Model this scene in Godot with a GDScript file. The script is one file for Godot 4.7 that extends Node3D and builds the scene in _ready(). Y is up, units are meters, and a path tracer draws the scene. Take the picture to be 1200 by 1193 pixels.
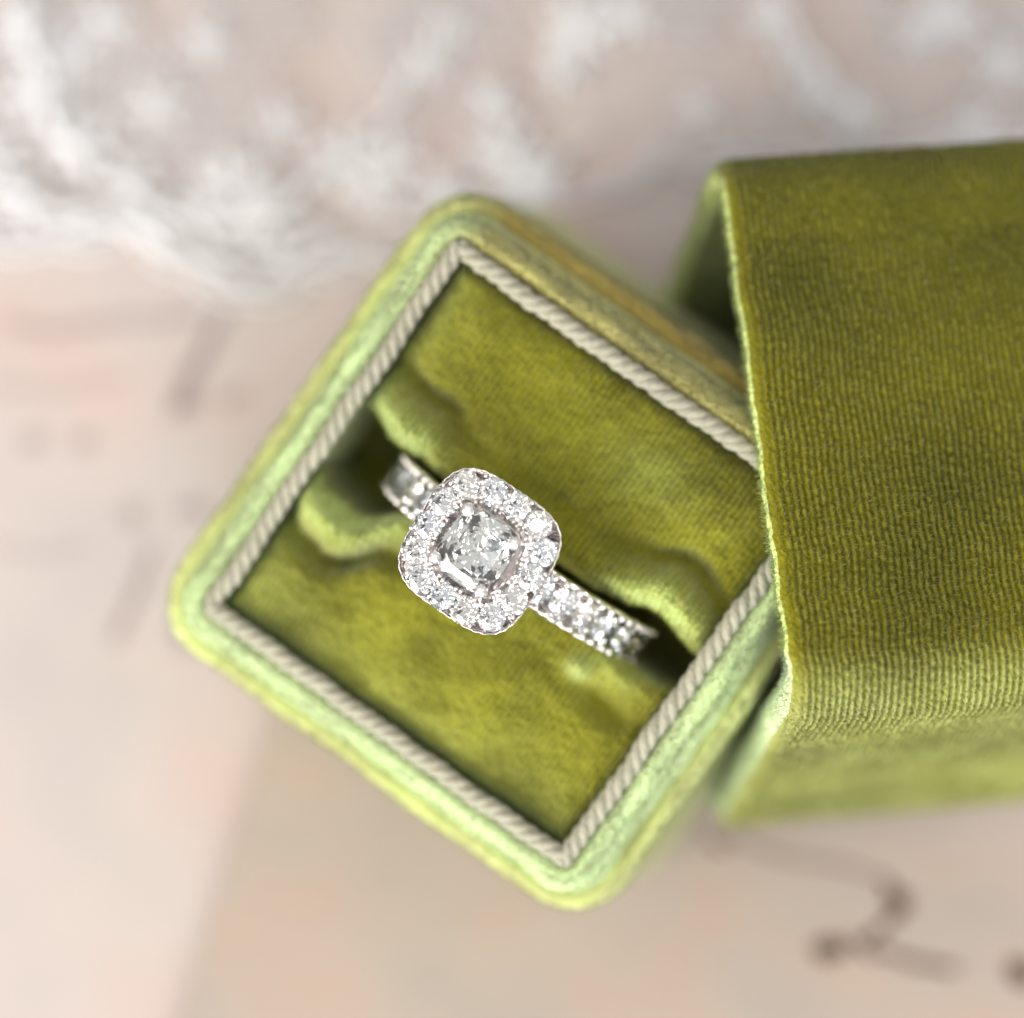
extends Node3D

const MM := 0.001
var rng := RandomNumberGenerator.new()
var big := FastNoiseLite.new()      # slow undulation
var fine := FastNoiseLite.new()     # pile and thread irregularity
var tone_mul := Vector3.ONE         # a velvet's own colour as a share of the palest pile colour
var last_t := PackedColorArray()
var slow := FastNoiseLite.new()     # one smooth octave, for brushed patches of nap
var tone := Color.WHITE             # vertex colour that the last surface point asked for
var last_v := PackedVector3Array()  # points and normals of the last sheet, for the loose fibres
var last_n := PackedVector3Array()
var fibre_mesh: ArrayMesh
var M := {}

func _ready() -> void:
	# ---------------------------------------------------------------- camera
	var cam := Camera3D.new()
	cam.name = "camera"
	cam.projection = Camera3D.PROJECTION_PERSPECTIVE
	cam.fov = 2.0 * rad_to_deg(atan(596.5 / (280.0 * 18.0)))
	cam.near = 0.02
	cam.far = 20.0
	cam.transform = Transform3D(Basis(Vector3(1, 0, 0), Vector3(0, 0.128915, -0.991656), Vector3(0, 0.991656, 0.128915)), Vector3(0, 322.26, 36.10) * MM)
	var lens := CameraAttributesPhysical.new()
	lens.frustum_focal_length = 100.0
	lens.frustum_focus_distance = 0.2800
	lens.exposure_aperture = 5.2
	cam.attributes = lens
	add_child(cam)
	cam.current = true
	# ---------------------------------------------------------------- room light and exposure
	var env := Environment.new()
	env.background_mode = Environment.BG_COLOR
	env.background_color = Color(0.755, 0.755, 0.75)
	env.tonemap_mode = Environment.TONE_MAPPER_LINEAR
	env.tonemap_exposure = 1.27
	env.sdfgi_enabled = true
	env.ssao_enabled = true
	env.ssil_enabled = true
	var we := WorldEnvironment.new()
	we.name = "world_environment"
	we.environment = env
	add_child(we)
	area("window_light", Vector3(-0.74, 0.41, 0.54), Vector2(0.7, 0.5), 1.0, Color(1.0, 0.975, 0.94))
	area("added_fill_light", Vector3(0.12, 0.32, 0.90), Vector2(0.5, 0.4), 0.60, Color(0.97, 0.985, 1.0))  # unseen soft lamp, added to brighten the front of the lid
	# small unseen lamps, added to give the stones their points of fire
	var spots := [[-0.48, 0.72, -0.42, 0], [-0.22, 0.90, 0.30, 1], [0.30, 0.85, 0.22, 0], [0.42, 0.78, -0.18, 2], [-0.05, 0.95, -0.36, 1], [0.12, 0.88, 0.44, 2], [-0.50, 0.72, 0.16, 2], [0.22, 0.95, -0.02, 1], [-0.18, 0.95, -0.06, 0], [0.02, 0.97, 0.20, 0], [-0.32, 0.88, 0.06, 1], [0.10, 0.92, -0.30, 0], [-0.12, 0.90, 0.40, 2], [0.34, 0.84, -0.02, 0], [-0.26, 0.86, -0.34, 2]]
	var tints := [Color(1.0, 0.96, 0.90), Color(0.90, 0.95, 1.0), Color(1.0, 0.88, 0.78)]
	for p in spots:
		area("added_sparkle_light", Vector3(p[0], p[1], p[2]), Vector2(0.055, 0.055), 0.022, tints[p[3]])
	# ---------------------------------------------------------------- tools
	rng.seed = 77
	big.seed = 5
	big.noise_type = FastNoiseLite.TYPE_SIMPLEX_SMOOTH
	big.frequency = 1.0
	big.fractal_type = FastNoiseLite.FRACTAL_FBM
	big.fractal_octaves = 3
	fine.seed = 9
	fine.noise_type = FastNoiseLite.TYPE_SIMPLEX
	fine.frequency = 1.0
	fine.fractal_type = FastNoiseLite.FRACTAL_FBM
	fine.fractal_octaves = 2
	slow.seed = 14
	slow.noise_type = FastNoiseLite.TYPE_SIMPLEX_SMOOTH
	slow.frequency = 1.0
	slow.fractal_type = FastNoiseLite.FRACTAL_NONE
	materials()
	build_table()
	build_lace()
	build_box()
	build_lid()
	build_ring()

func area(called: String, at: Vector3, size: Vector2, energy: float, tint: Color) -> void:
	var l := AreaLight3D.new()
	l.name = called
	l.area_size = size
	l.light_energy = energy
	l.light_color = tint
	l.area_normalize_energy = true
	l.area_range = 6.0
	l.shadow_enabled = true
	add_child(l, true)
	l.look_at_from_position(at, Vector3(0, 0.03, 0), Vector3.UP)

# ==================================================================== materials
func lin(r: float, g: float, b: float) -> Color:
	return Color(r, g, b).linear_to_srgb()

var PALE := lin(0.68, 0.80, 0.46)

func share(c: Color) -> Vector3:
	var a := c.srgb_to_linear()
	var b := PALE.srgb_to_linear()
	return Vector3(a.r / b.r, a.g / b.g, a.b / b.b)

func noise_tex(kind: int, freq: float, seed_: int, octaves: int = 3) -> NoiseTexture2D:
	var n := FastNoiseLite.new()
	n.seed = seed_
	n.noise_type = kind
	n.frequency = freq
	n.fractal_octaves = octaves
	var t := NoiseTexture2D.new()
	t.width = 512
	t.height = 512
	t.seamless = true
	t.noise = n
	return t

func velvet(c: Color, sheen: float, tint: float, pile: NoiseTexture2D, relief: float) -> StandardMaterial3D:
	var m := StandardMaterial3D.new()
	m.albedo_color = PALE
	m.vertex_color_use_as_albedo = true
	m.vertex_color_is_srgb = true
	m.set_meta("share", share(c))
	m.roughness = 0.95
	m.metallic_specular = 0.2
	m.rim_enabled = true
	m.rim = sheen
	m.rim_tint = tint
	m.uv1_triplanar = true
	m.uv1_scale = Vector3(110, 110, 110)
	m.heightmap_enabled = true
	m.heightmap_texture = pile
	m.heightmap_scale = relief
	return m

func materials() -> void:
	var pile := noise_tex(FastNoiseLite.TYPE_SIMPLEX, 0.09, 3, 4)
	M.velvet = velvet(lin(0.185, 0.180, 0.013), 0.9, 0.8, pile, 0.006)
	M.velvet_lid = velvet(lin(0.135, 0.126, 0.004), 0.9, 0.8, pile, 0.006)
	M.velvet_rim = velvet(lin(0.54, 0.68, 0.34), 1.7, 0.8, pile, 0.008)
	M.velvet_wall = velvet(lin(0.62, 0.65, 0.26), 2.0, 0.8, pile, 0.008)
	M.velvet_lip = velvet(lin(0.40, 0.46, 0.15), 2.0, 0.8, pile, 0.008)
	M.lining = velvet(lin(0.26, 0.30, 0.08), 1.5, 0.8, pile, 0.006)
	var cordm := StandardMaterial3D.new()
	cordm.albedo_color = lin(0.46, 0.45, 0.35)
	cordm.vertex_color_use_as_albedo = true
	cordm.vertex_color_is_srgb = true
	cordm.set_meta("share", Vector3.ONE * 0.8)
	cordm.roughness = 0.8
	cordm.rim_enabled = true
	cordm.rim = 0.4
	M.cord = cordm
	var board := StandardMaterial3D.new()
	board.albedo_color = lin(0.14, 0.15, 0.03)
	board.roughness = 0.95
	M.board = board
	var fib := StandardMaterial3D.new()
	fib.albedo_color = lin(0.50, 0.53, 0.12)
	fib.vertex_color_use_as_albedo = true
	fib.roughness = 0.7
	fib.backlight_enabled = true
	fib.backlight = Color(0.8, 0.8, 0.5)
	fib.rim_enabled = true
	fib.rim = 1.0
	fib.rim_tint = 0.4
	M.fibre = fib
	var fib2: StandardMaterial3D = fib.duplicate()
	fib2.albedo_color = lin(0.74, 0.82, 0.44)
	M.fibre_rim = fib2
	var fib3: StandardMaterial3D = fib.duplicate()
	fib3.albedo_color = lin(0.42, 0.43, 0.07)
	M.fibre_lid = fib3
	var metal := StandardMaterial3D.new()
	metal.albedo_color = lin(0.93, 0.88, 0.87)
	metal.metallic = 1.0
	metal.roughness = 0.14
	M.metal = metal
	M.diamonds = []
	for c in [Color(1, 1, 1, 0), Color(1.0, 0.98, 0.96, 0), Color(0.97, 0.985, 1.0, 0)]:
		var d := StandardMaterial3D.new()
		d.albedo_color = c
		d.roughness = 0.0
		d.transparency = BaseMaterial3D.TRANSPARENCY_ALPHA
		d.refraction_enabled = true
		d.refraction_scale = 0.142
		M.diamonds.append(d)
	var big_d := StandardMaterial3D.new()
	big_d.albedo_color = Color(1.0, 1.0, 0.97, 0)
	big_d.roughness = 0.0
	big_d.transparency = BaseMaterial3D.TRANSPARENCY_ALPHA
	big_d.refraction_enabled = true
	big_d.refraction_scale = 0.142
	M.center = big_d
	var cot := StandardMaterial3D.new()
	cot.albedo_color = lin(0.68, 0.68, 0.70)
	cot.roughness = 0.85
	cot.backlight_enabled = true
	cot.backlight = Color(0.3, 0.3, 0.3)
	M.cotton = cot
	var wood := StandardMaterial3D.new()
	wood.albedo_color = lin(0.45, 0.36, 0.30)
	wood.roughness = 0.7
	wood.albedo_texture = noise_tex(FastNoiseLite.TYPE_SIMPLEX_SMOOTH, 0.02, 21, 4)
	wood.uv1_triplanar = true
	wood.uv1_scale = Vector3(2, 2, 14)
	M.wood = wood

# ==================================================================== mesh tools
func put(called: String, mesh: Mesh, material: Material, parent: Node = self) -> MeshInstance3D:
	var o := MeshInstance3D.new()
	o.name = called
	o.mesh = mesh
	o.material_override = material
	parent.add_child(o, true)
	return o

func thing(called: String, at: Transform3D, label: String, category: String) -> Node3D:
	var o := Node3D.new()
	o.name = called
	o.transform = at
	add_child(o, true)
	o.set_meta("label", label)
	o.set_meta("category", category)
	o.set_meta("kind", "thing")
	return o

# a surface over u, v in 0..1; point(u, v) gives millimetres and may set the member tone
func sheet(nu: int, nv: int, point: Callable, close_v: bool = false) -> ArrayMesh:
	var w := nu + 1
	var h := nv + 1
	var v := PackedVector3Array(); v.resize(w * h)
	var n := PackedVector3Array(); n.resize(w * h)
	var c := PackedColorArray(); c.resize(w * h)
	last_t = PackedColorArray()
	last_t.resize(w * h)
	var uv := PackedVector2Array(); uv.resize(w * h)
	for j in h:
		var q := float(j) / nv
		for i in w:
			var p := float(i) / nu
			tone = Color.WHITE
			var k := j * w + i
			v[k] = point.call(p, 0.0 if close_v and j == nv else q) * MM
			c[k] = Color(pow(clampf(tone.r * tone_mul.x, 0.0, 1.0), 1.0 / 2.2), pow(clampf(tone.g * tone_mul.y, 0.0, 1.0), 1.0 / 2.2), pow(clampf(tone.b * tone_mul.z, 0.0, 1.0), 1.0 / 2.2))
			last_t[k] = tone
			uv[k] = Vector2(p, q)
	for j in h:
		var ja := j - 1 if j > 0 else (nv - 1 if close_v else 0)
		var jb := j + 1 if j < nv else (1 if close_v else nv)
		for i in w:
			var du := v[j * w + mini(i + 1, nu)] - v[j * w + maxi(i - 1, 0)]
			var dv := v[jb * w + i] - v[ja * w + i]
			var nn := (du * 1000.0).cross(dv * 1000.0)
			n[j * w + i] = nn.normalized() if nn.length_squared() > 1e-12 else Vector3.UP
	var idx := PackedInt32Array(); idx.resize(nu * nv * 6)
	var t := 0
	for j in nv:
		for i in nu:
			var k := j * w + i
			idx[t] = k; idx[t + 1] = k + w; idx[t + 2] = k + 1
			idx[t + 3] = k + 1; idx[t + 4] = k + w; idx[t + 5] = k + w + 1
			t += 6
	last_v = v
	last_n = n
	return pack(v, n, c, uv, idx)

func pack(v: PackedVector3Array, n: PackedVector3Array, c: PackedColorArray, uv: PackedVector2Array, idx: PackedInt32Array) -> ArrayMesh:
	var a := []
	a.resize(Mesh.ARRAY_MAX)
	a[Mesh.ARRAY_VERTEX] = v
	a[Mesh.ARRAY_NORMAL] = n
	if c.size(): a[Mesh.ARRAY_COLOR] = c
	if uv.size(): a[Mesh.ARRAY_TEX_UV] = uv
	if idx.size(): a[Mesh.ARRAY_INDEX] = idx
	var m := ArrayMesh.new()
	m.add_surface_from_arrays(Mesh.PRIMITIVE_TRIANGLES, a)
	return m

# convex flat-faced solid from triangles in millimetres, wound clockwise seen from outside
func facets(tris: PackedVector3Array, inside: Vector3) -> ArrayMesh:
	var v := PackedVector3Array()
	var n := PackedVector3Array()
	for k in range(0, tris.size(), 3):
		var a := tris[k]
		var b := tris[k + 1]
		var c := tris[k + 2]
		var o := (b - a).cross(c - a)
		if o.length() < 1e-7:
			continue
		o = o.normalized()
		if o.dot((a + b + c) / 3.0 - inside) < 0.0:
			var s := b
			b = c
			c = s
			o = -o
		for p in [a, c, b]:
			v.append(p * MM)
			n.append(o)
	return pack(v, n, PackedColorArray(), PackedVector2Array(), PackedInt32Array())

func tube(pts: PackedVector3Array, radius: float, sides: int = 6) -> ArrayMesh:
	var frame := frames(pts)
	return sheet(sides, pts.size() - 1, func(u: float, q: float) -> Vector3:
		var k := roundi(q * (pts.size() - 1))
		var f: Basis = frame[k]
		return pts[k] + f * Vector3(cos(TAU * u), sin(TAU * u), 0) * radius)

func frames(pts: PackedVector3Array) -> Array:
	var out := []
	var up := Vector3(0.13, 0.9, 0.31).normalized()
	for k in pts.size():
		var d := (pts[mini(k + 1, pts.size() - 1)] - pts[maxi(k - 1, 0)]).normalized()
		var x := up.cross(d).normalized()
		up = d.cross(x).normalized()
		out.append(Basis(x, up, d))
	return out

func ball(r: float, squash: float = 1.0, nu: int = 14, nv: int = 9) -> ArrayMesh:
	return sheet(nu, nv, func(u: float, q: float) -> Vector3:
		return Vector3(cos(TAU * u) * sin(PI * q), cos(PI * q) * squash, sin(TAU * u) * sin(PI * q)) * r)

func hump(x: float, at: float, w: float) -> float:
	var d := (x - at) / w
	return exp(-d * d)

# point and outward direction on a square of half side a with corner radius r, t 0..1 once round
func square(t: float, a: float, b: float, r: float) -> Array:
	var sa := 2.0 * (a - r)
	var sb := 2.0 * (b - r)
	var arc := r * PI / 2
	var s := fposmod(t, 1.0) * (2.0 * sa + 2.0 * sb + 4.0 * arc)
	var dirs := [Vector2(1, 0), Vector2(0, 1), Vector2(-1, 0), Vector2(0, -1)]
	for k in 4:
		var out: Vector2 = dirs[k]
		var along := Vector2(-out.y, out.x)
		var half := b if k % 2 == 0 else a
		var reach := a if k % 2 == 0 else b
		var ln := sb if k % 2 == 0 else sa
		if s <= ln:
			return [out * reach + along * (s - ln / 2), out]
		s -= ln
		if s <= arc:
			var f := s / arc * PI / 2
			var o := out * cos(f) + along * sin(f)
			return [out * (reach - r) + along * (half - r) + o * r, o]
		s -= arc
	return [Vector2(a, -(b - r)), Vector2(1, 0)]

# loose pile fibres standing on the last sheet where keep(point in mm, normal) allows
func fuzz(called: String, parent: Node, count: int, length: float, keep: Callable, material: Material) -> void:
	if fibre_mesh == null:
		var pts := PackedVector3Array()
		var v := PackedVector3Array()
		var n := PackedVector3Array()
		var prev := []
		for k in 4:
			var y := k / 3.0
			var r := 0.055 * (1.0 - 0.7 * y)
			var ring := []
			for s in 3:
				ring.append(Vector3(cos(TAU * s / 3) * r + 0.25 * y * y, y, sin(TAU * s / 3) * r))
			if k:
				for s in 3:
					var s2 := (s + 1) % 3
					for p in [prev[s], ring[s], prev[s2], prev[s2], ring[s], ring[s2]]:
						v.append(p)
						n.append(Vector3(p.x, 0.3, p.z).normalized())
			prev = ring
		fibre_mesh = pack(v, n, PackedColorArray(), PackedVector2Array(), PackedInt32Array())
	var at := []
	var tints := []
	var tries := 0
	while at.size() < count and tries < count * 60:
		tries += 1
		var k := rng.randi() % last_v.size()
		if not keep.call(last_v[k] / MM, last_n[k]):
			continue
		var up := (last_n[k] + Vector3(rng.randfn(0, 0.35), rng.randfn(0, 0.35), rng.randfn(0, 0.35))).normalized()
		var x := up.cross(Vector3(rng.randfn(), rng.randfn(), rng.randfn())).normalized()
		var ln := length * rng.randf_range(0.5, 1.3) * MM
		var jit := Vector3(rng.randfn(), rng.randfn(), rng.randfn()) * 0.04 * MM
		tints.append(last_t[k])
		at.append(Transform3D(Basis(x * ln, up * ln, x.cross(up) * ln), last_v[k] + jit - up * 0.02 * MM))
	var mm := MultiMesh.new()
	mm.transform_format = MultiMesh.TRANSFORM_3D
	mm.use_colors = true
	mm.mesh = fibre_mesh
	mm.instance_count = at.size()
	for i in at.size():
		mm.set_instance_transform(i, at[i])
		var c: Color = tints[i]
		mm.set_instance_color(i, Color(minf(c.r, 1.35), minf(c.g, 1.4), minf(c.b, 2.6)))
	var o := MultiMeshInstance3D.new()
	o.name = called
	o.multimesh = mm
	o.material_override = material
	o.set_meta("kind", "stuff")
	parent.add_child(o, true)

# ==================================================================== table and papers
func brush(im: Image, a: Vector2, b: Vector2, wa: float, wb: float, ink: Color, strength: float) -> void:
	var steps := maxi(int(a.distance_to(b) / 0.7), 1)
	strength = 1.0 - pow(1.0 - minf(strength * 1.5, 0.97), 1.5 / maxf(wa + wb, 1.5))
	for k in steps + 1:
		var t := float(k) / steps
		var p := a.lerp(b, t)
		var r := lerpf(wa, wb, t) * (0.9 + 0.2 * sin(k * 0.7))
		for y in range(int(p.y - r) - 1, int(p.y + r) + 2):
			for x in range(int(p.x - r) - 1, int(p.x + r) + 2):
				if x < 0 or y < 0 or x >= im.get_width() or y >= im.get_height():
					continue
				var s := clampf(r + 0.5 - Vector2(x, y).distance_to(p), 0, 1) * strength
				if s > 0.0:
					im.set_pixel(x, y, im.get_pixel(x, y).lerp(ink, s))

func paper_image(base: Color, stain: Color, seed_: int, mottling: float) -> Image:
	var n := FastNoiseLite.new()
	n.seed = seed_
	n.frequency = 0.006
	n.fractal_octaves = 5
	var g := FastNoiseLite.new()
	g.seed = seed_ + 3
	g.frequency = 0.35
	var im := Image.create(900, 900, false, Image.FORMAT_RGB8)
	for y in 900:
		for x in 900:
			var s := clampf(n.get_noise_2d(x, y) * 1.6, -1, 1)
			var k := 1.0 + 0.035 * g.get_noise_2d(x, y)
			var c := base.lerp(stain, maxf(s, 0.0) * mottling)
			c = c.lerp(Color(base.r * 0.93, base.g * 0.95, base.b * 0.97), maxf(-s, 0.0) * mottling)
			im.set_pixel(x, y, Color(c.r * k, c.g * k, c.b * k))
	return im

# a sheet of paper: its corner, its two edges on the table (mm), a lift and a curl; its picture
func paper(called: String, corner: Vector2, e1: Vector2, e2: Vector2, lift: float, curl: float, im: Image, label: String) -> void:
	var m := StandardMaterial3D.new()
	m.albedo_texture = ImageTexture.create_from_image(im)
	m.roughness = 0.82
	m.metallic_specular = 0.35
	var node := thing(called, Transform3D(Basis(), Vector3(corner.x, lift, corner.y) * MM), label, "paper sheet")
	var surf := func(u: float, q: float) -> Vector3:
		# top face for u below 0.5, thin edge and under face after it
		var p := e1 * u + e2 * q
		var h := 0.25 * (big.get_noise_2d((corner.x + p.x) * 0.02, (corner.y + p.y) * 0.02) + 0.7)
		h += curl * (pow(maxf(0.0, 1.0 - u * 7.0), 2.0) + 0.6 * pow(maxf(0.0, 1.0 - q * 6.0), 2.0))
		return Vector3(p.x, h, p.y)
	put("face", sheet(80, 80, surf), m, node)
	var em := StandardMaterial3D.new()
	em.albedo_color = lin(0.6, 0.52, 0.45)
	em.roughness = 0.9
	put("underside", sheet(80, 80, func(u: float, q: float) -> Vector3: return surf.call(u, q) - Vector3(0, 0.09, 0)), em, node)
	put("cut_edge", sheet(320, 1, func(u: float, q: float) -> Vector3:
		var t := u * 4.0
		var a := Vector2(t, 0) if t < 1 else (Vector2(1, t - 1) if t < 2 else (Vector2(3 - t, 1) if t < 3 else Vector2(0, maxf(4 - t, 0.0))))
		return surf.call(a.x, a.y) - Vector3(0, 0.09 * q, 0)), em, node)

func build_table() -> void:
	var t := BoxMesh.new()
	t.size = Vector3(1.2, 0.03, 0.9)
	var top := put("tabletop", t, M.wood)
	top.position = Vector3(0, -0.0155, 0)
	top.set_meta("kind", "structure")
	top.set_meta("label", "wooden tabletop under the old papers")
	# the letter: 150 mm wide from (-80,-95), picture 900 px = 6 px per mm
	var im := paper_image(Color(0.725, 0.683, 0.668), Color(0.75, 0.645, 0.615), 11, 0.5)
	var o := Vector2(-80, -95)
	var ink := Color(0.42, 0.36, 0.36)
	for s in LETTER:
		for k in range(0, s.size() - 4, 2):
			brush(im, (Vector2(s[k + 2], s[k + 3]) - o) * 6.0, (Vector2(s[k + 4], s[k + 5]) - o) * 6.0, s[0] * 6.0, s[0] * 6.0, ink, s[1])
	paper("letter", o, Vector2(150, 0), Vector2(0, 150), 0.2, 0.0, im, "pale pink old letter with faded grey handwriting, lying under the ring box")
	# the tan sheet, left edge seen below the box
	var im2 := paper_image(Color(0.655, 0.607, 0.572), Color(0.70, 0.59, 0.535), 31, 0.5)
	var c2 := Vector2(-13.6, -4.0)
	var f1 := Vector2(92, 27.8)
	var f2 := Vector2(-18.1, 60.0)
	var ink2 := Color(0.24, 0.14, 0.08)
	for s in TAN:
		for k in range(0, s.size() - 4, 2):
			var ab := []
			for z in [0, 2]:
				var p := Vector2(s[k + 2 + z], s[k + 3 + z]) - c2
				ab.append(Vector2(p.dot(f1) / f1.length_squared(), p.dot(f2) / f2.length_squared()) * 900.0)
			brush(im2, ab[0], ab[1], s[0] * 10.0, s[0] * 10.0, ink2, s[1])
	paper("tan_paper", c2, f1, f2, 0.75, 0.5, im2, "tan paper sheet with brown pen strokes, under the box and its lid")

# pen strokes on the table in millimetres: width, strength, x, z, x, z ...
var LETTER := [
	[0.5, 0.14, -38.9, -20.3, -35.7, -19.6, -33.1, -20.0, -30.5, -20.5, -26.6, -20.5, -23.7, -21.1],
	[0.4, 0.22, -21.7, -21.9, -23.3, -18.6, -24.9, -14.7, -25.9, -13.7, -25.2, -16.0, -22.7, -20.3],
	[0.7, 0.21, -25.9, -13.5, -24.3, -14.1],
	[0.5, 0.18, -22.3, -14.1, -20.4, -15.0],
	[0.8, 0.27, -37.0, -10.9, -36.4, -11.2],
	[0.7, 0.21, -33.3, -10.8, -32.4, -11.4],
	[0.8, 0.27, -29.3, -5.6, -28.7, -5.1],
	[0.5, 0.19, -25.5, -5.6, -24.2, -6.2, -23.5, -5.2],
	[0.5, 0.21, -27.6, -3.0, -28.6, 0.3, -30.2, 3.8, -30.3, 4.3],
	[0.8, 0.26, -25.4, 3.2, -24.7, 4.5],
	[0.4, 0.08, -40.1, -15.4, -34.9, -15.0, -29.8, -16.0],
	[0.4, 0.08, -39.9, -3.0, -36.1, -2.3, -32.8, -3.0],
]
var TAN := [
	[0.47, 0.14, 16.3, 19.2, 20.4, 20.8, 24.9, 21.4, 28.1, 22.4],
	[0.33, 0.63, 28.1, 22.4, 29.0, 24.1, 29.2, 24.9, 27.4, 26.5, 26.1, 27.7],
	[0.85, 0.95, 29.0, 23.7, 29.2, 24.4],
	[1.0, 0.97, 23.5, 27.9, 24.4, 27.4],
	[0.31, 0.68, 25.5, 26.8, 27.2, 28.3],
	[0.47, 0.51, 27.7, 27.8, 30.2, 28.7, 33.4, 29.2],
	[1.0, 0.97, 38.2, 29.1, 38.5, 30.0],
	[0.47, 0.45, 15.0, 19.5, 16.0, 20.2],
]

# ==================================================================== lace
func build_lace() -> void:
	var node := thing("lace_trim", Transform3D(Basis(), Vector3(0, 0.6, 0) * MM), "white cotton lace with scalloped edge spread behind the ring box", "lace")
	var lift := func(p: Vector2) -> float: return 0.5 + 0.5 * big.get_noise_2d(p.x * 0.05, p.y * 0.05)
	# scalloped edge cords
	for row in [0.0, 1.1]:
		var pts := PackedVector3Array()
		for k in EDGE.size() / 2 - 1:
			var a := Vector2(EDGE[k * 2], EDGE[k * 2 + 1])
			var b := Vector2(EDGE[k * 2 + 2], EDGE[k * 2 + 3])
			for j in 14:
				var f := j / 14.0
				var p := a.lerp(b, f) + Vector2(0, 1.0 * sin(PI * f) - row)
				pts.append(Vector3(p.x, lift.call(p), p.y))
		put("edge_cord", tube(pts, 0.28 if row == 0.0 else 0.22, 8), M.cotton, node)
	# flowers and leaves of dense stitching
	for f in FLOWERS:
		var c := Vector2(f[0], f[1])
		var fl := Node3D.new()
		fl.name = "lace_flower"
		node.add_child(fl, true)
		for k in int(f[3]):
			var turn: float = TAU * k / f[3] + f[0]
			var len: float = f[2]
			var pet := sheet(10, 8, func(u: float, q: float) -> Vector3:
				var r := 0.25 + 0.75 * u
				var wd := sin(PI * (0.12 + 0.8 * u)) * 0.21 * (2.0 * q - 1.0)
				var p := Vector2(r, wd).rotated(turn) * len + c
				return Vector3(p.x, lift.call(p) + 0.25 * (1.0 - pow(2.0 * q - 1.0, 2.0)) + 0.12 * fine.get_noise_2d(p.x * 3.0, p.y * 3.0), p.y))
			put("petal", pet, M.cotton, fl)
		var eye := put("flower_eye", ball(0.6, 0.5), M.cotton, fl)
		eye.position = Vector3(c.x, lift.call(c) + 0.3, c.y) * MM
	# leaf sprays: thick curved stitches
	for s in SPRAYS:
		var pts := PackedVector3Array()
		for k in range(1, s.size() - 2, 2):
			for j in 10:
				var p := Vector2(s[k], s[k + 1]).lerp(Vector2(s[k + 2], s[k + 3]), j / 10.0)
				p += Vector2(sin(j * 0.63), cos(j * 0.63)) * 0.25
				pts.append(Vector3(p.x, lift.call(p) + 0.1, p.y))
		put("lace_stem", tube(pts, s[0] * 0.55, 8), M.cotton, node)
	# hexagonal net of thin thread, one mesh
	var st := SurfaceTool.new()
	st.begin(Mesh.PRIMITIVE_TRIANGLES)
	var cell := 0.95
	for j in 56:
		for i in 62:
			var o := Vector2(-46 + i * cell * 1.732 + (0.866 * cell if j % 2 else 0.0), -68 + j * cell * 1.5)
			var inset := edge_at(o.x) - o.y
			if inset < 0.6 or inset < 9.0 and rng.randf() > 0.35 + inset * 0.06:
				continue
			if big.get_noise_2d(o.x * 0.06 + 4.0, o.y * 0.06) < (-0.22 if o.x < 0.0 else -0.02):
				continue
			for k in 3:
				var a := o + Vector2(cos(TAU * k / 6 + PI / 6), sin(TAU * k / 6 + PI / 6)) * cell
				var b := o + Vector2(cos(TAU * (k + 1) / 6 + PI / 6), sin(TAU * (k + 1) / 6 + PI / 6)) * cell
				add_thread(st, PackedVector3Array([Vector3(a.x, lift.call(a), a.y), Vector3(b.x, lift.call(b), b.y)]), 0.13)
	var net := put("net", st.commit(), M.cotton, node)
	net.set_meta("kind", "stuff")

func add_thread(st: SurfaceTool, pts: PackedVector3Array, r: float) -> void:
	var d := (pts[1] - pts[0]).normalized()
	var x := d.cross(Vector3.UP).normalized() * r
	var y := Vector3.UP * r
	var c := [x, y, -x, -y]
	for k in 4:
		var p: Vector3 = c[k]
		var q: Vector3 = c[(k + 1) % 4]
		for v in [[pts[0], p], [pts[0], q], [pts[1], p], [pts[1], p], [pts[0], q], [pts[1], q]]:
			st.set_normal((v[1] as Vector3).normalized())
			st.add_vertex((v[0] + v[1]) * MM)

func edge_at(x: float) -> float:
	for k in EDGE.size() / 2 - 1:
		if x >= EDGE[k * 2] and x < EDGE[k * 2 + 2]:
			return lerpf(EDGE[k * 2 + 1], EDGE[k * 2 + 3], (x - EDGE[k * 2]) / (EDGE[k * 2 + 2] - EDGE[k * 2]))
	return -200.0

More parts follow.
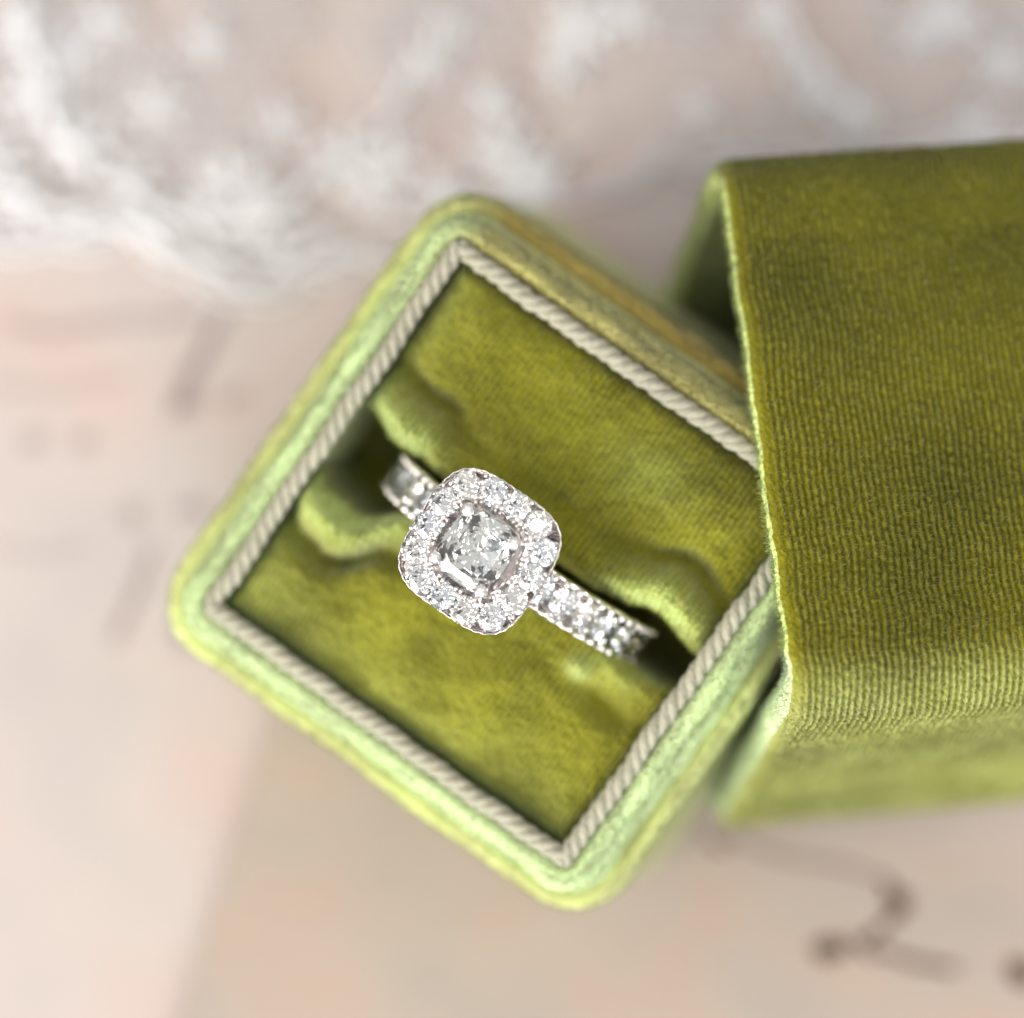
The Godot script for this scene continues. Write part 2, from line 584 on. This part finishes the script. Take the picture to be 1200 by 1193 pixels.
var EDGE := [
	-42.9, -26.9, -35.1, -26.2, -29.3, -27.2, -25.0, -24.2, -20.0, -21.9, -15.6, -23.6, -11.0, -25.2, -6.5, -25.6, -2.0, -27.7, 1.3, -30.9, 6.5, -30.2, 11.7, -33.2, 16.9, -32.5, 26.1, -33.5, 34.6, -34.5, 43.1, -35.2
]
var FLOWERS := [
	[20.0, -43.8, 2.4, 6],
	[26.1, -36.5, 2.2, 6],
	[37.9, -40.5, 2.2, 6],
	[21.6, -40.5, 2.0, 5],
	[35.9, -35.8, 2.0, 5],
	[14.4, -36.5, 2.0, 5],
	[-31.4, -43.8, 2.2, 6],
	[-34.0, -41.2, 2.4, 6],
	[-27.4, -37.2, 2.4, 6],
	[-17.6, -35.8, 2.2, 6],
	[-9.1, -33.2, 2.4, 6],
	[-5.2, -29.9, 2.4, 6],
	[-1.3, -37.2, 2.2, 6],
	[3.9, -39.8, 2.2, 6],
	[-36.6, -37.8, 3.0, 6],
	[-39.7, -32.5, 3, 6],
	[-33.3, -33.8, 3.0, 6],
	[-29.3, -30.9, 2.6, 6],
	[-21.5, -30.2, 3.6, 7],
	[-18.9, -27.9, 3.0, 6],
	[-13.0, -32.8, 3.0, 6],
	[-10.4, -30.5, 2.6, 6],
	[0.0, -33.2, 3.0, 6],
	[2.0, -30.9, 2.4, 5],
	[-6.5, -40.5, 2.0, 6],
	[-4.6, -43.2, 2.0, 5],
	[5.2, -43.2, 3.0, 7],
	[9.2, -44.2, 2.4, 6],
	[33.4, -44.2, 2.6, 6],
	[-23.5, -42.2, 2.0, 6],
	[-37.7, -29.2, 2.6, 6],
	[-38.0, -43.2, 2.4, 6],
	[23.5, -37.8, 2.0, 5],
	[31.4, -42.5, 2.0, 5],
]
var SPRAYS := [
	[1.1, -38.3, -45.9, -36.9, -41.2, -35.2, -35.2, -31.9, -31.8],
	[0.9, -31.9, -31.8, -26.7, -28.5, -21.5, -27.9, -17.6, -29.5, -13.0, -32.5],
	[0.7, -13.0, -32.5, -9.8, -36.5, -6.5, -41.2, -5.2, -44.5],
	[0.7, 2.6, -41.2, 6.5, -43.2, 11.1, -44.5],
	[0.9, 19.7, -46.5, 22.9, -41.2, 25.1, -37.8, 28.7, -35.2],
	[0.6, -3.9, -34.5, 0.7, -32.5, 3.9, -30.5],
	[1.0, -40.4, -30.9, -35.1, -28.9, -30.6, -28.2, -25.0, -25.2],
	[0.7, -26.0, -29.9, -22.7, -25.9, -17.5, -25.2, -13.0, -27.2],
	[0.6, -11.1, -28.5, -6.5, -27.9, -2.6, -28.5],
	[0.6, 30.1, -43.2, 33.4, -44.2, 37.3, -42.5],
	[0.7, -35.1, -27.2, -29.3, -28.5, -24.0, -25.2, -20.0, -22.9, -15.6, -24.6, -10.4, -25.9],
	[0.6, 6.5, -35.2, 3.3, -32.5, -2.6, -29.2],
]

# ==================================================================== ring box
const H := 36.0        # height of the cord above the box's foot
const ROPE := 14.8     # half side of the cord square

func box_frame() -> Transform3D:
	return Transform3D(Basis(Vector3(0.811991, 0.017530, 0.583406), Vector3(-0.124925, 0.981605, 0.144377), Vector3(-0.570144, -0.190115, 0.799245)).orthonormalized(), Vector3(4.459, 2.921, -2.961) * MM)

func profile_at(prof: Array, q: float) -> Vector2:
	var s := q * (prof.size() - 1)
	var k := mini(int(s), prof.size() - 2)
	var f := s - k
	var a: Vector2 = prof[maxi(k - 1, 0)]
	var b: Vector2 = prof[k]
	var c: Vector2 = prof[k + 1]
	var d: Vector2 = prof[mini(k + 2, prof.size() - 1)]
	return b.cubic_interpolate(c, a, d, f)

func rim_band(prof: Array, nu: int, nv: int, rough: float, worn: float) -> ArrayMesh:
	return sheet(nu, nv, func(u: float, q: float) -> Vector3:
		var p := profile_at(prof, u)
		var rad := clampf(4.4 - (18.8 - p.x) * 1.0, 0.9, 6.0)
		var s := square(q, p.x, p.x, rad)
		var at: Vector2 = s[0]
		var o: Vector2 = s[1]
		var b := big.get_noise_3d(at.x * 0.16, p.y * 0.8 + p.x * 0.9, at.y * 0.16)
		var f := fine.get_noise_3d(at.x * 3.5, p.y * 3.5, at.y * 3.5)
		var d := rough * (b * 1.2 + f * 0.35)
		var k := 1.0 + worn * clampf(b * 1.6, -0.6, 0.6) + 0.10 * f
		# the back side is darker: its shade is painted into the pile colour
		var back_shade := smoothstep(9.0, 13.0, -at.y) * smoothstep(-17.0, -13.0, at.x)
		tone = Color(k * (1.0 - 0.30 * back_shade), k * (1.0 + 0.05 * b) * (1.0 - 0.48 * back_shade), k * (1.0 - 0.65 * back_shade))
		# below the rubbed edge the pile is still olive
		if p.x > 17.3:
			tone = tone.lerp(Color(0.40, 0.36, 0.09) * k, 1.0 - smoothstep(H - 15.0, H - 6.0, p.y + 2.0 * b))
		return Vector3(at.x + o.x * d, p.y + d * 0.7, at.y + o.y * d))

func build_box() -> void:
	var box := thing("ring_box", box_frame(), "open square olive green velvet ring box with a cream twisted cord trim", "ring box")
	var body := [Vector2(18.6, 0.0), Vector2(19.2, 0.5), Vector2(19.25, 4), Vector2(19.1, 12), Vector2(18.9, 20), Vector2(18.7, 26), Vector2(18.85, H - 6.6), Vector2(18.8, H - 5.2), Vector2(18.6, H - 4.4), Vector2(18.2, H - 4.1), Vector2(17.6, H - 4.3), Vector2(17.45, H - 5.2)]
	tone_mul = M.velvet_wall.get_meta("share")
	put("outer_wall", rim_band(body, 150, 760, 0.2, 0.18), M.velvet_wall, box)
	fuzz("pile_fibres", box, 40000, 0.30, func(p: Vector3, n: Vector3) -> bool: return p.y > H - 16.0, M.fibre_rim)
	var inner := [Vector2(17.6, H - 5.2), Vector2(17.5, H - 3.6), Vector2(17.2, H - 2.0), Vector2(16.85, H - 0.75), Vector2(16.5, H - 0.05), Vector2(16.05, H + 0.2), Vector2(15.65, H + 0.05), Vector2(15.3, H - 0.25), Vector2(15.0, H - 0.9), Vector2(14.85, H - 2.2), Vector2(14.75, H - 5.0), Vector2(14.7, H - 14.0)]
	tone_mul = M.velvet_rim.get_meta("share")
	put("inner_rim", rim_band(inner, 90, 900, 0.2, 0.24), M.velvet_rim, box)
	fuzz("pile_fibres", box, 45000, 0.28, func(p: Vector3, n: Vector3) -> bool: return p.y > H - 3.0, M.fibre_rim)
	var foot := BoxMesh.new()
	foot.size = Vector3(34.8, 0.4, 34.8) * MM
	put("bottom_panel", foot, M.board, box).position = Vector3(0, 0.25, 0) * MM
	var well := BoxMesh.new()
	well.size = Vector3(30.0, 1.0, 30.0) * MM
	put("well_floor", well, M.board, box).position = Vector3(0, H - 14.0, 0) * MM
	tone_mul = M.cord.get_meta("share")
	# four lengths of cord, three strands each
	for k in 4:
		var cord := Node3D.new()
		cord.name = "cord"
		cord.rotation.y = -PI / 2 * k
		box.add_child(cord, true)
		for s in 3:
			put("strand", strand(s, k), M.cord, cord)
	tone_mul = M.velvet.get_meta("share")
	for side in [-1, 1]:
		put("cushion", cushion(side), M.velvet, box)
		fuzz("cushion_fibres", box, 24000, 0.22, func(p: Vector3, n: Vector3) -> bool: return p.y > H - 5.0, M.fibre)

func strand(s: int, side: int) -> ArrayMesh:
	var turns := 9.6
	var steps := 300
	return sheet(18, steps, func(u: float, q: float) -> Vector3:
		var x := lerpf(-ROPE - 0.15, ROPE + 0.15, q)
		var wob := big.get_noise_2d(x * 0.22, side * 9.0) * 0.22
		var ph := TAU * (turns * q + s / 3.0) + side + 0.7 * big.get_noise_2d(x * 0.15, 40.0 + side * 7.0)
		var rc := 0.31
		var c := Vector3(x, sin(ph) * rc, cos(ph) * rc)
		var a := TAU * u
		var r := 0.33 + 0.035 * absf(cos(2.5 * a + ph * 1.6)) + 0.03 * fine.get_noise_2d(x * 5.0, u * 3.0 + s * 7.0)
		var tg := Vector3(2.0 * ROPE, cos(ph) * rc * TAU * turns, -sin(ph) * rc * TAU * turns).normalized()
		var e1 := Vector3(0, sin(ph), cos(ph))
		var e2 := tg.cross(e1).normalized()
		var k := 1.0 - 0.14 * absf(sin(2.5 * a + ph * 1.6)) + 0.1 * fine.get_noise_2d(x * 2.0, s * 4.0)
		tone = Color(k, k * 0.99, k * 0.96)
		return c + (e1 * cos(a) + e2 * sin(a)) * r + Vector3(0, H + 0.05 + wob, -ROPE + wob))

# one half of the slotted cushion, side -1 behind the ring and 1 in front of it
func cushion(side: int) -> ArrayMesh:
	return sheet(250, 440, func(t: float, q: float) -> Vector3:
		var x := lerpf(-14.35, 14.35, q)
		var e: float
		var roll: float
		var r := 1.0
		if side < 0:
			e = 1.4 + 1.0 * hump(x, 10.4, 2.4) + 1.0 * hump(x, -13.6, 1.6) + 0.3 * hump(x, -9, 1.5)
			roll = 1.5 * hump(x, 10.3, 3.4) + 1.5 * hump(x, -10.8, 2.8) + 0.3
		else:
			e = 1.35 + 2.7 * exp(-pow((x + 11.4) / 3.3, 4.0)) + 0.4 * hump(x, 11.5, 2)
			roll = 1.6 * hump(x, -10.5, 4.5) + 0.25 + 0.5 * hump(x, 10.5, 2.5)
		r += roll * 0.4
		e += 0.18 * big.get_noise_2d(x * 0.5, side * 5.0)
		var b: float
		var y := -0.25
		var top := 0.60
		if t < top:
			b = lerpf(14.35, e + r, t / top)
		elif t < 0.76:
			var th := (t - top) / 0.16 * PI / 2
			b = e + r - r * sin(th)
			y -= r * (1.0 - cos(th))
		else:
			var dp := (t - 0.76) / 0.24
			b = lerpf(e, minf(e, 1.15), pow(dp, 6.0))
			y -= r + dp * 11.0
		var z := b * side
		# the pillow: rolled lips with a crease behind them, sunk borders, slow undulation
		var inside := clampf((b - e) / (r * 0.6), 0.0, 1.0)
		y += roll * (0.95 * hump(b, e + r * 0.9, 1.3) - 1.35 * hump(b, e + r + 2.2, 0.85)) * inside
		y += roll * 0.35 * big.get_noise_2d(x * 0.55, b * 0.25 + 77.0 * side) * hump(b, e + r, 2.0)
		y += 0.62 * big.get_noise_2d(x * 0.14 + 30.0 * side, b * 0.14) + 0.16 * big.get_noise_2d(x * 0.45, b * 0.4 + 9.0 * side)
		var rim := minf(14.35 - b, 14.35 - absf(x))
		y -= 1.7 * exp(-rim / 0.42)
		y -= 0.85 * exp(-rim / 2.6)
		if side > 0:
			y += 1.5 * exp(-(pow(x - 8.1, 2.0) + pow(b - 3.6, 2.0)) / 0.65) - 1.9 * exp(-(pow(x - 10.6, 2.0) + pow(b - 3.8, 2.0)) / 5.0)
		# woven pile rows run across the slot
		var g := fine.get_noise_2d(x * 2.9, b * 1.3 + 50.0 * side)
		var ph := x / 0.42 + 0.25 * big.get_noise_2d(x * 0.2, b * 0.3)
		var row := 0.5 + 0.5 * cos(TAU * ph)
		var tuft := fine.get_noise_2d(floor(ph) * 7.3, b * 2.6)
		var rib := 0.17 * row * (0.75 + 0.7 * tuft) + 0.06 * g
		y += rib * inside
		z += rib * side * -(1.0 - inside)
		var k := 1.0 + 0.30 * slow.get_noise_2d(x * 0.11 + 7.0, b * 0.13 + 5.0 * side) + 0.50 * (row - 0.5) + 0.14 * g + 0.2 * tuft  # the row term paints the shade of the grooves into the tone
		# lips paler: rubbed by rings, plus sheen painted into the pile colour
		var rub_sheen := clampf(roll - 0.35, 0.0, 1.0) * hump(b, e + r * 0.4, 1.7) * (1.0 - smoothstep(0.69, 0.775, t)) * (0.8 + 0.5 * big.get_noise_2d(x * 0.8, b * 0.8))
		rub_sheen += 0.35 * exp(-(x + 14.35) / 1.8)  # left border painted paler, as if catching light
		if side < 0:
			rub_sheen += 0.22 * hump(x, 4.4, 3.4) * hump(b, 9.8, 2.2)  # soft highlight painted on the back half
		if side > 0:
			rub_sheen += 0.4 * exp(-(14.35 - b) / 2.2) + 0.6 * exp(-(pow(x - 8.1, 2.0) + pow(b - 3.6, 2.0)) / 0.8)  # front border and small bump painted paler, as if catching light
		rub_sheen = clampf(rub_sheen, 0.0, 1.0)
		tone = Color(k, k, k * 0.9).lerp(Color(2.8, 3.7, 18.0) * (0.75 + 0.25 * k), 0.6 * rub_sheen)
		return Vector3(x, H + y, z))

# ==================================================================== lid
const LW := 39.9
const LD := 35.7
const LL := 23.0
const LC := 18.6

func lip_extra(o: Vector2) -> float:
	return 1.7 * smoothstep(0.3, 0.95, o.y) + 0.9 * smoothstep(0.3, 0.95, -o.y)

func build_lid() -> void:
	var fr := Transform3D(Basis(Vector3(0.986814, -0.125503, -0.092795), Vector3(0.106571, 0.976492, -0.187363), Vector3(0.118696, 0.216857, 0.968960)).orthonormalized(), Vector3(14.137, 39.96, -24.42) * MM)
	var lid := thing("ring_box_cover", fr, "olive velvet ring box lid on its side, its open mouth leaning on the box", "box lid")
	var wall := 1.7
	# outside, rolled lip; u runs from the closed end over the lip to the inside
	var shell := func(u: float, q: float) -> Vector3:
		var s := square(q + 0.02, LD / 2, LW / 2, 4.5)
		var at: Vector2 = s[0]
		var o: Vector2 = s[1]
		var run := q * 136.0
		var x: float
		var inn := 0.0
		var round_at := 0.92
		if u < round_at:
			x = lerpf(LL, wall / 2, u / round_at)
		else:
			var th := (u - round_at) / (1.0 - round_at) * PI
			x = wall / 2 * (1.0 - sin(th))
			inn = (wall + lip_extra(o)) / 2 * (1.0 - cos(th))
		var lip := 0.28 * big.get_noise_1d(run * 0.08) + 0.10 * big.get_noise_1d(run * 0.5)
		var b := big.get_noise_3d(x * 0.12, at.x * 0.12, at.y * 0.12)
		var ph := x / 0.475 + 0.35 * big.get_noise_2d(x * 0.12, run * 0.06) + 0.07 * fine.get_noise_2d(x, run * 1.2)
		var row := 0.5 + 0.5 * cos(TAU * ph)
		var tuft := fine.get_noise_2d(round(ph) * 5.7, run * 2.4)
		var g := fine.get_noise_2d(x * 3.2, run * 3.0)
		var flat := clampf((x - 0.5) / 0.7, 0.15, 1.0)
		var d := flat * 0.23 * row * (0.8 + 0.7 * tuft) + 0.07 * g + 0.16 * b
		var edge := clampf(1.0 - x / 0.9, 0.0, 1.0)
		d += edge * 0.12 * big.get_noise_2d(run * 0.6, 3.0)
		var k := 1.0 + 0.25 * slow.get_noise_2d(x * 0.06 + 3.0, run * 0.07) + 0.15 * b + flat * 0.46 * (row - 0.5) + 0.2 * g + 0.16 * tuft  # groove shade between the ribs is painted in through row
		k *= 1.0 + 0.5 * edge * (0.8 + 0.6 * big.get_noise_1d(run * 0.35 + 9.0))
		# front corner and side: some wear, and grazing sheen painted into the colour
		var wear_sheen := smoothstep(0.1, 0.85, o.y) * (0.75 + 0.5 * big.get_noise_2d(x * 0.15, run * 0.15))
		tone = Color(k * (1.0 + 1.1 * wear_sheen), k * (1.0 + 1.4 * wear_sheen), k * (1.0 + 19.0 * wear_sheen))
		var p := at + o * (d - inn)
		return Vector3(x + lip - edge * 0.1 * g, p.x - LD / 2, p.y + LC)
	tone_mul = M.velvet_lid.get_meta("share")
	put("velvet_cover", sheet(400, 760, func(u: float, q: float) -> Vector3: return shell.call(u * 0.944, q), true), M.velvet_lid, lid)
	fuzz("pile_fibres", lid, 190000, 0.22, func(p: Vector3, n: Vector3) -> bool: return p.x > 0.3 and (p.y > -6.0 or p.z > 20.0), M.fibre_lid)
	tone_mul = M.velvet_lip.get_meta("share")
	put("lip_edging", sheet(30, 900, func(u: float, q: float) -> Vector3: return shell.call(0.944 + u * 0.056, q), true), M.velvet_lip, lid)
	fuzz("lip_fibres", lid, 12000, 0.36, func(p: Vector3, n: Vector3) -> bool: return p.x < 0.9, M.fibre_rim)
	tone_mul = M.lining.get_meta("share")
	put("lining", sheet(60, 200, func(u: float, q: float) -> Vector3:
		var s := square(q + 0.02, LD / 2 - wall, LW / 2 - wall, 3.2)
		var at: Vector2 = s[0]
		var x := lerpf(0.4, LL - 1.2, u)
		var g := 0.12 * fine.get_noise_3d(x * 2.0, at.x * 2.0, at.y * 2.0)
		at += (s[1] as Vector2) * (g - lip_extra(s[1]))
		return Vector3(x, at.x - LD / 2, at.y + LC), true), M.lining, lid)
	tone_mul = M.velvet_lid.get_meta("share")
	put("end_panel", sheet(40, 120, func(u: float, q: float) -> Vector3:
		var s := square(q + 0.02, LD / 2, LW / 2, 4.5)
		var at: Vector2 = (s[0] as Vector2) * maxf(u, 0.001)
		return Vector3(LL + 1.0 * (1.0 - pow(u, 6.0)) - 0.02, at.x - LD / 2, at.y + LC), true), M.velvet_lid, lid)
	var back := BoxMesh.new()
	back.size = Vector3(0.8, LD - 3.0, LW - 3.0) * MM
	tone_mul = Vector3.ONE
	put("inner_end_board", back, M.board, lid).position = Vector3(LL - 1.4, -LD / 2, LC) * MM

# ==================================================================== ring
func brilliant(r: float, fold: int, outline: Callable, crown: float, pav: float) -> ArrayMesh:
	var t := PackedVector3Array()
	var tab := []
	var mid := []
	var gird := []
	var under := []
	var low := []
	var low2 := []
	for k in fold:
		var a := TAU * k / fold
		tab.append(ring_pt(outline, a, r * 0.50, crown))
		mid.append(ring_pt(outline, a + PI / fold, r * 0.78, crown * 0.58))
		low.append(ring_pt(outline, a + PI / fold, r * 0.56, -pav * 0.47))
		low2.append(ring_pt(outline, a, r * 0.27, -pav * 0.74))
	for k in fold * 2:
		var a := TAU * k / (fold * 2)
		gird.append(ring_pt(outline, a, r, r * 0.02))
		under.append(ring_pt(outline, a, r, -r * 0.02))
	var culet := Vector3(0, -pav, 0)
	for k in fold:
		var n := (k + 1) % fold
		var pr := (k - 1 + fold) % fold
		t.append_array([Vector3(0, crown, 0), tab[k], tab[n]])
		t.append_array([tab[k], mid[k], tab[n]])
		t.append_array([tab[k], mid[pr], gird[2 * k], tab[k], gird[2 * k], mid[k]])
		var g0 = gird[2 * k]
		var g1 = gird[2 * k + 1]
		var g2 = gird[(2 * k + 2) % (2 * fold)]
		t.append_array([mid[k], g0, g1, mid[k], g1, g2])
		var u0 = under[2 * k]
		var u1 = under[2 * k + 1]
		var u2 = under[(2 * k + 2) % (2 * fold)]
		t.append_array([g0, u0, g1, g1, u0, u1, g1, u1, g2, g2, u1, u2])
		t.append_array([low[k], u0, u1, low[k], u1, u2])
		t.append_array([u0, low[pr], low2[k], u0, low2[k], low[k]])
		t.append_array([low[k], low2[k], low2[n], culet, low2[k], low2[n]])
	return facets(t, Vector3(0, -pav * 0.15, 0))

# cushion stone with many small pavilion facets
func cushion_cut(r: float) -> ArrayMesh:
	var shape := func(a: float) -> float: return squircle(a + 0.0001, 4.0) * (1.0 + 0.03 * absf(sin(a)))
	var rings := [[0.68, 0.46, 0], [0.86, 0.28, 1], [1.0, 0.06, 0], [1.0, -0.04, 0], [0.80, -0.46, 1], [0.60, -0.90, 0], [0.41, -1.30, 1], [0.22, -1.68, 0], [0.09, -1.88, 1]]
	var n := 14
	var g := []
	for k in rings.size():
		var row := []
		for i in n:
			var wob: float = 0.0 if k < 4 else rng.randf_range(-0.05, 0.05)
			row.append(ring_pt(shape, TAU * (i + 0.5 * rings[k][2] + 0.5) / n, r * rings[k][0] * (1.0 + wob), rings[k][1] + (0.0 if k < 4 else rng.randf_range(-0.03, 0.03))))
		g.append(row)
	var t := PackedVector3Array()
	for i in n:
		var m := (i + 1) % n
		t.append_array([Vector3(0, rings[0][1], 0), g[0][i], g[0][m]])
		t.append_array([Vector3(0, -2.02, 0), g[8][i], g[8][m]])
		for k in rings.size() - 1:
			var a: Array = g[k]
			var b: Array = g[k + 1]
			if rings[k][2] == rings[k + 1][2]:
				t.append_array([a[i], a[m], b[i], b[i], a[m], b[m]])
			elif rings[k + 1][2] == 1:
				t.append_array([a[i], a[m], b[i], b[i], a[m], b[m]])
			else:
				t.append_array([a[i], a[m], b[m], a[i], b[m], b[i]])
	return facets(t, Vector3(0, -0.2, 0))

func ring_pt(outline: Callable, a: float, r: float, y: float) -> Vector3:
	var s: float = outline.call(a)
	return Vector3(cos(a) * r * s, y, sin(a) * r * s)

func squircle(a: float, n: float) -> float:
	return pow(pow(absf(cos(a)), n) + pow(absf(sin(a)), n), -1.0 / n)

# a wall swept round the superellipse: prof holds (half size, height)
func halo_band(prof: Array, nv: int, ripple: float) -> ArrayMesh:
	return sheet(prof.size() - 1, nv, func(u: float, q: float) -> Vector3:
		var p: Vector2 = prof[roundi(u * (prof.size() - 1))]
		var a := TAU * q
		var s := squircle(a, 3.6)
		var h := p.x + ripple * cos(48.0 * a) * (1.0 if p.x > 4.0 else 0.0)
		return Vector3(cos(a) * s * h, p.y, sin(a) * s * h), true)

func build_ring() -> void:
	var bf := box_frame()
	var local := Transform3D(Basis(Vector3(0, 0, 1), deg_to_rad(6.0)), Vector3(0.10, H - 6.35, 0.45) * MM)
	var ring := thing("diamond_ring", bf * local, "white metal halo ring with cushion diamond and pave band, sitting in the slot", "ring")
	var bead := ball(1.0, 1.0, 12, 8)
	var round_cut := brilliant(1.0, 8, func(a: float) -> float: return 1.0, 0.32, 0.86)
	# ---- band: a channel with scalloped walls, closing to a plain hoop below
	var prof := [Vector2(8.75, -1.07), Vector2(8.75, 1.07), Vector2(9.0, 1.33), Vector2(9.5, 1.44), Vector2(9.92, 1.4), Vector2(10.0, 1.29), Vector2(9.9, 1.15), Vector2(9.3, 1.04), Vector2(9.2, 0.791), Vector2(9.2, -0.791), Vector2(9.3, -1.04), Vector2(9.9, -1.15), Vector2(10.0, -1.29), Vector2(9.92, -1.4), Vector2(9.5, -1.44), Vector2(9.0, -1.33), Vector2(8.75, -1.07)]
	var pitch := 0.190
	var band := put("band", sheet(prof.size() - 1, 480, func(u: float, q: float) -> Vector3:
		var p: Vector2 = prof[roundi(u * (prof.size() - 1))]
		var a := TAU * q - PI
		var low := smoothstep(1.43, 1.6, absf(a))
		var r := p.x
		if r > 9.6:
			r -= 0.14 * (0.5 + 0.5 * cos(TAU * a / pitch)) * (1.0 - low)
		r = lerpf(r, 8.75 + (r - 8.75) * 0.9 if r > 9.25 else (9.75 if absf(p.y) < 1.1 and p.x > 9.0 else r), low)
		return Vector3(sin(a) * r, cos(a) * r, p.y), true), M.metal, ring)
	band.transform = Transform3D(Basis.from_scale(Vector3.ONE * 1.07), Vector3(0, -0.7, 0) * MM)
	for k in range(-7, 8):
		if absi(k) < 2:
			continue
		var a := k * pitch
		var d := put("band_diamond", round_cut, M.diamonds[absi(k) % 3], band)
		d.mesh = round_cut
		d.material_override = M.diamonds[absi(k) % 3]
		d.transform = Transform3D(Basis(Vector3(0, 0, 1), -a) * Basis.from_scale(Vector3(0.925, 1.0, 1.06)) * Basis(Vector3(0, 1, 0), k * 1.3), Vector3(sin(a), cos(a), 0) * 9.97 * MM)
		for s in [-1, 1]:
			for e in [-0.22, 0.22]:
				var g: float = a + pitch * (0.5 + e) * signf(k)
				var bd := put("bead", bead, M.metal, band)
				bd.transform = Transform3D(Basis(Vector3(0, 0, 1), -g) * Basis.from_scale(Vector3(0.23, 0.26, 0.25)), Vector3(sin(g) * 10.04, cos(g) * 10.04, s * 1.13) * MM)
	# ---- head
	var hy := 13.35
	var halo := put("halo", halo_band([Vector2(2.22, -1.25), Vector2(2.22, -0.45), Vector2(2.25, -0.3), Vector2(2.33, -0.3), Vector2(2.37, -0.45), Vector2(2.37, -0.95), Vector2(4.22, -0.95), Vector2(4.36, -0.45), Vector2(4.39, -0.30), Vector2(4.43, -0.26), Vector2(4.47, -0.30), Vector2(4.49, -0.45), Vector2(4.42, -0.8), Vector2(4.1, -1.25), Vector2(2.22, -1.25)], 360, 0.02), M.metal, ring)
	halo.transform = Transform3D(Basis(Vector3.UP, 0.03) * Basis.from_scale(Vector3.ONE * 1.07), Vector3(0, hy, 0) * MM)
	var spots := []
	for k in 720:
		var a := TAU * k / 720
		var s := squircle(a, 3.6) * 3.54
		spots.append(Vector2(cos(a), sin(a)) * s)
	var total := 0.0
	for k in 720:
		total += spots[k].distance_to(spots[(k + 1) % 720])
	var count := 14
	var stones := []
	var run := 0.0
	var next := 0.0
	# start on a corner so that four stones fill the corners
	for k in 721:
		var i := (k + 90) % 720
		if run >= next - 1e-6 and stones.size() < count:
			stones.append(spots[i])
			next += total / count
		run += spots[i].distance_to(spots[(i + 1) % 720])
	for k in stones.size():
		var p: Vector2 = stones[k]
		var d := put("halo_diamond", round_cut, M.diamonds[k % 3], halo)
		d.material_override = M.diamonds[k % 3]
		d.transform = Transform3D(Basis(Vector3(1, 0, 0), rng.randf_range(-0.10, 0.10)) * Basis(Vector3(0, 0, 1), rng.randf_range(-0.10, 0.10)) * Basis(Vector3(0, 1, 0), rng.randf() * TAU) * Basis.from_scale(Vector3.ONE * 0.93), Vector3(p.x, -0.04, p.y) * MM)
		var nx: Vector2 = stones[(k + 1) % stones.size()]
		var m := (p + nx) / 2
		var o := m.normalized()
		for w in [[0.78, 0.14], [0.42, 0.14], [-0.55, 0.2], [-0.86, 0.15]]:
			for e in [-1.0, 1.0]:
				var q: Vector2 = m + o * w[0] + Vector2(-o.y, o.x) * (0.17 + maxf(0.0, w[0] - 0.4) * 0.7) * e
				var bd := put("bead", bead, M.metal, halo)
				bd.transform = Transform3D(Basis.from_scale(Vector3(w[1], w[1] * 1.2, w[1])), Vector3(q.x, 0.08, q.y) * MM)
	put("gallery", halo_band([Vector2(3.9, -1.26), Vector2(3.75, -1.5), Vector2(3.0, -2.4), Vector2(2.1, -3.4), Vector2(1.6, -3.9), Vector2(1.3, -3.9), Vector2(2.0, -2.6), Vector2(2.5, -1.4)], 96, 0.0), M.metal, ring).position = Vector3(0, hy, 0) * MM
	var cut := cushion_cut(2.28)
	var c := put("center_diamond", cut, M.center, ring)
	c.transform = Transform3D(Basis.from_scale(Vector3(1.0, 1.0, 1.04)), Vector3(0, hy + 0.75, 0) * MM)
	for k in 4:
		var a := PI / 4 + PI / 2 * k
		var at := Vector2(cos(a), sin(a)) * 2.86
		var pts := PackedVector3Array([Vector3(at.x * 0.72, hy - 2.2, at.y * 0.72), Vector3(at.x * 0.95, hy - 0.6, at.y * 0.95), Vector3(at.x * 1.02, hy + 0.5, at.y * 1.02), Vector3(at.x * 0.99, hy + 1.15, at.y * 0.99)])
		var prong := put("prong", tube(pts, 0.34, 10), M.metal, ring)
		var tip := put("prong_tip", bead, M.metal, prong)
		tip.transform = Transform3D(Basis.from_scale(Vector3(0.48, 0.46, 0.48)), Vector3(at.x * 0.95, hy + 1.28, at.y * 0.95) * MM)
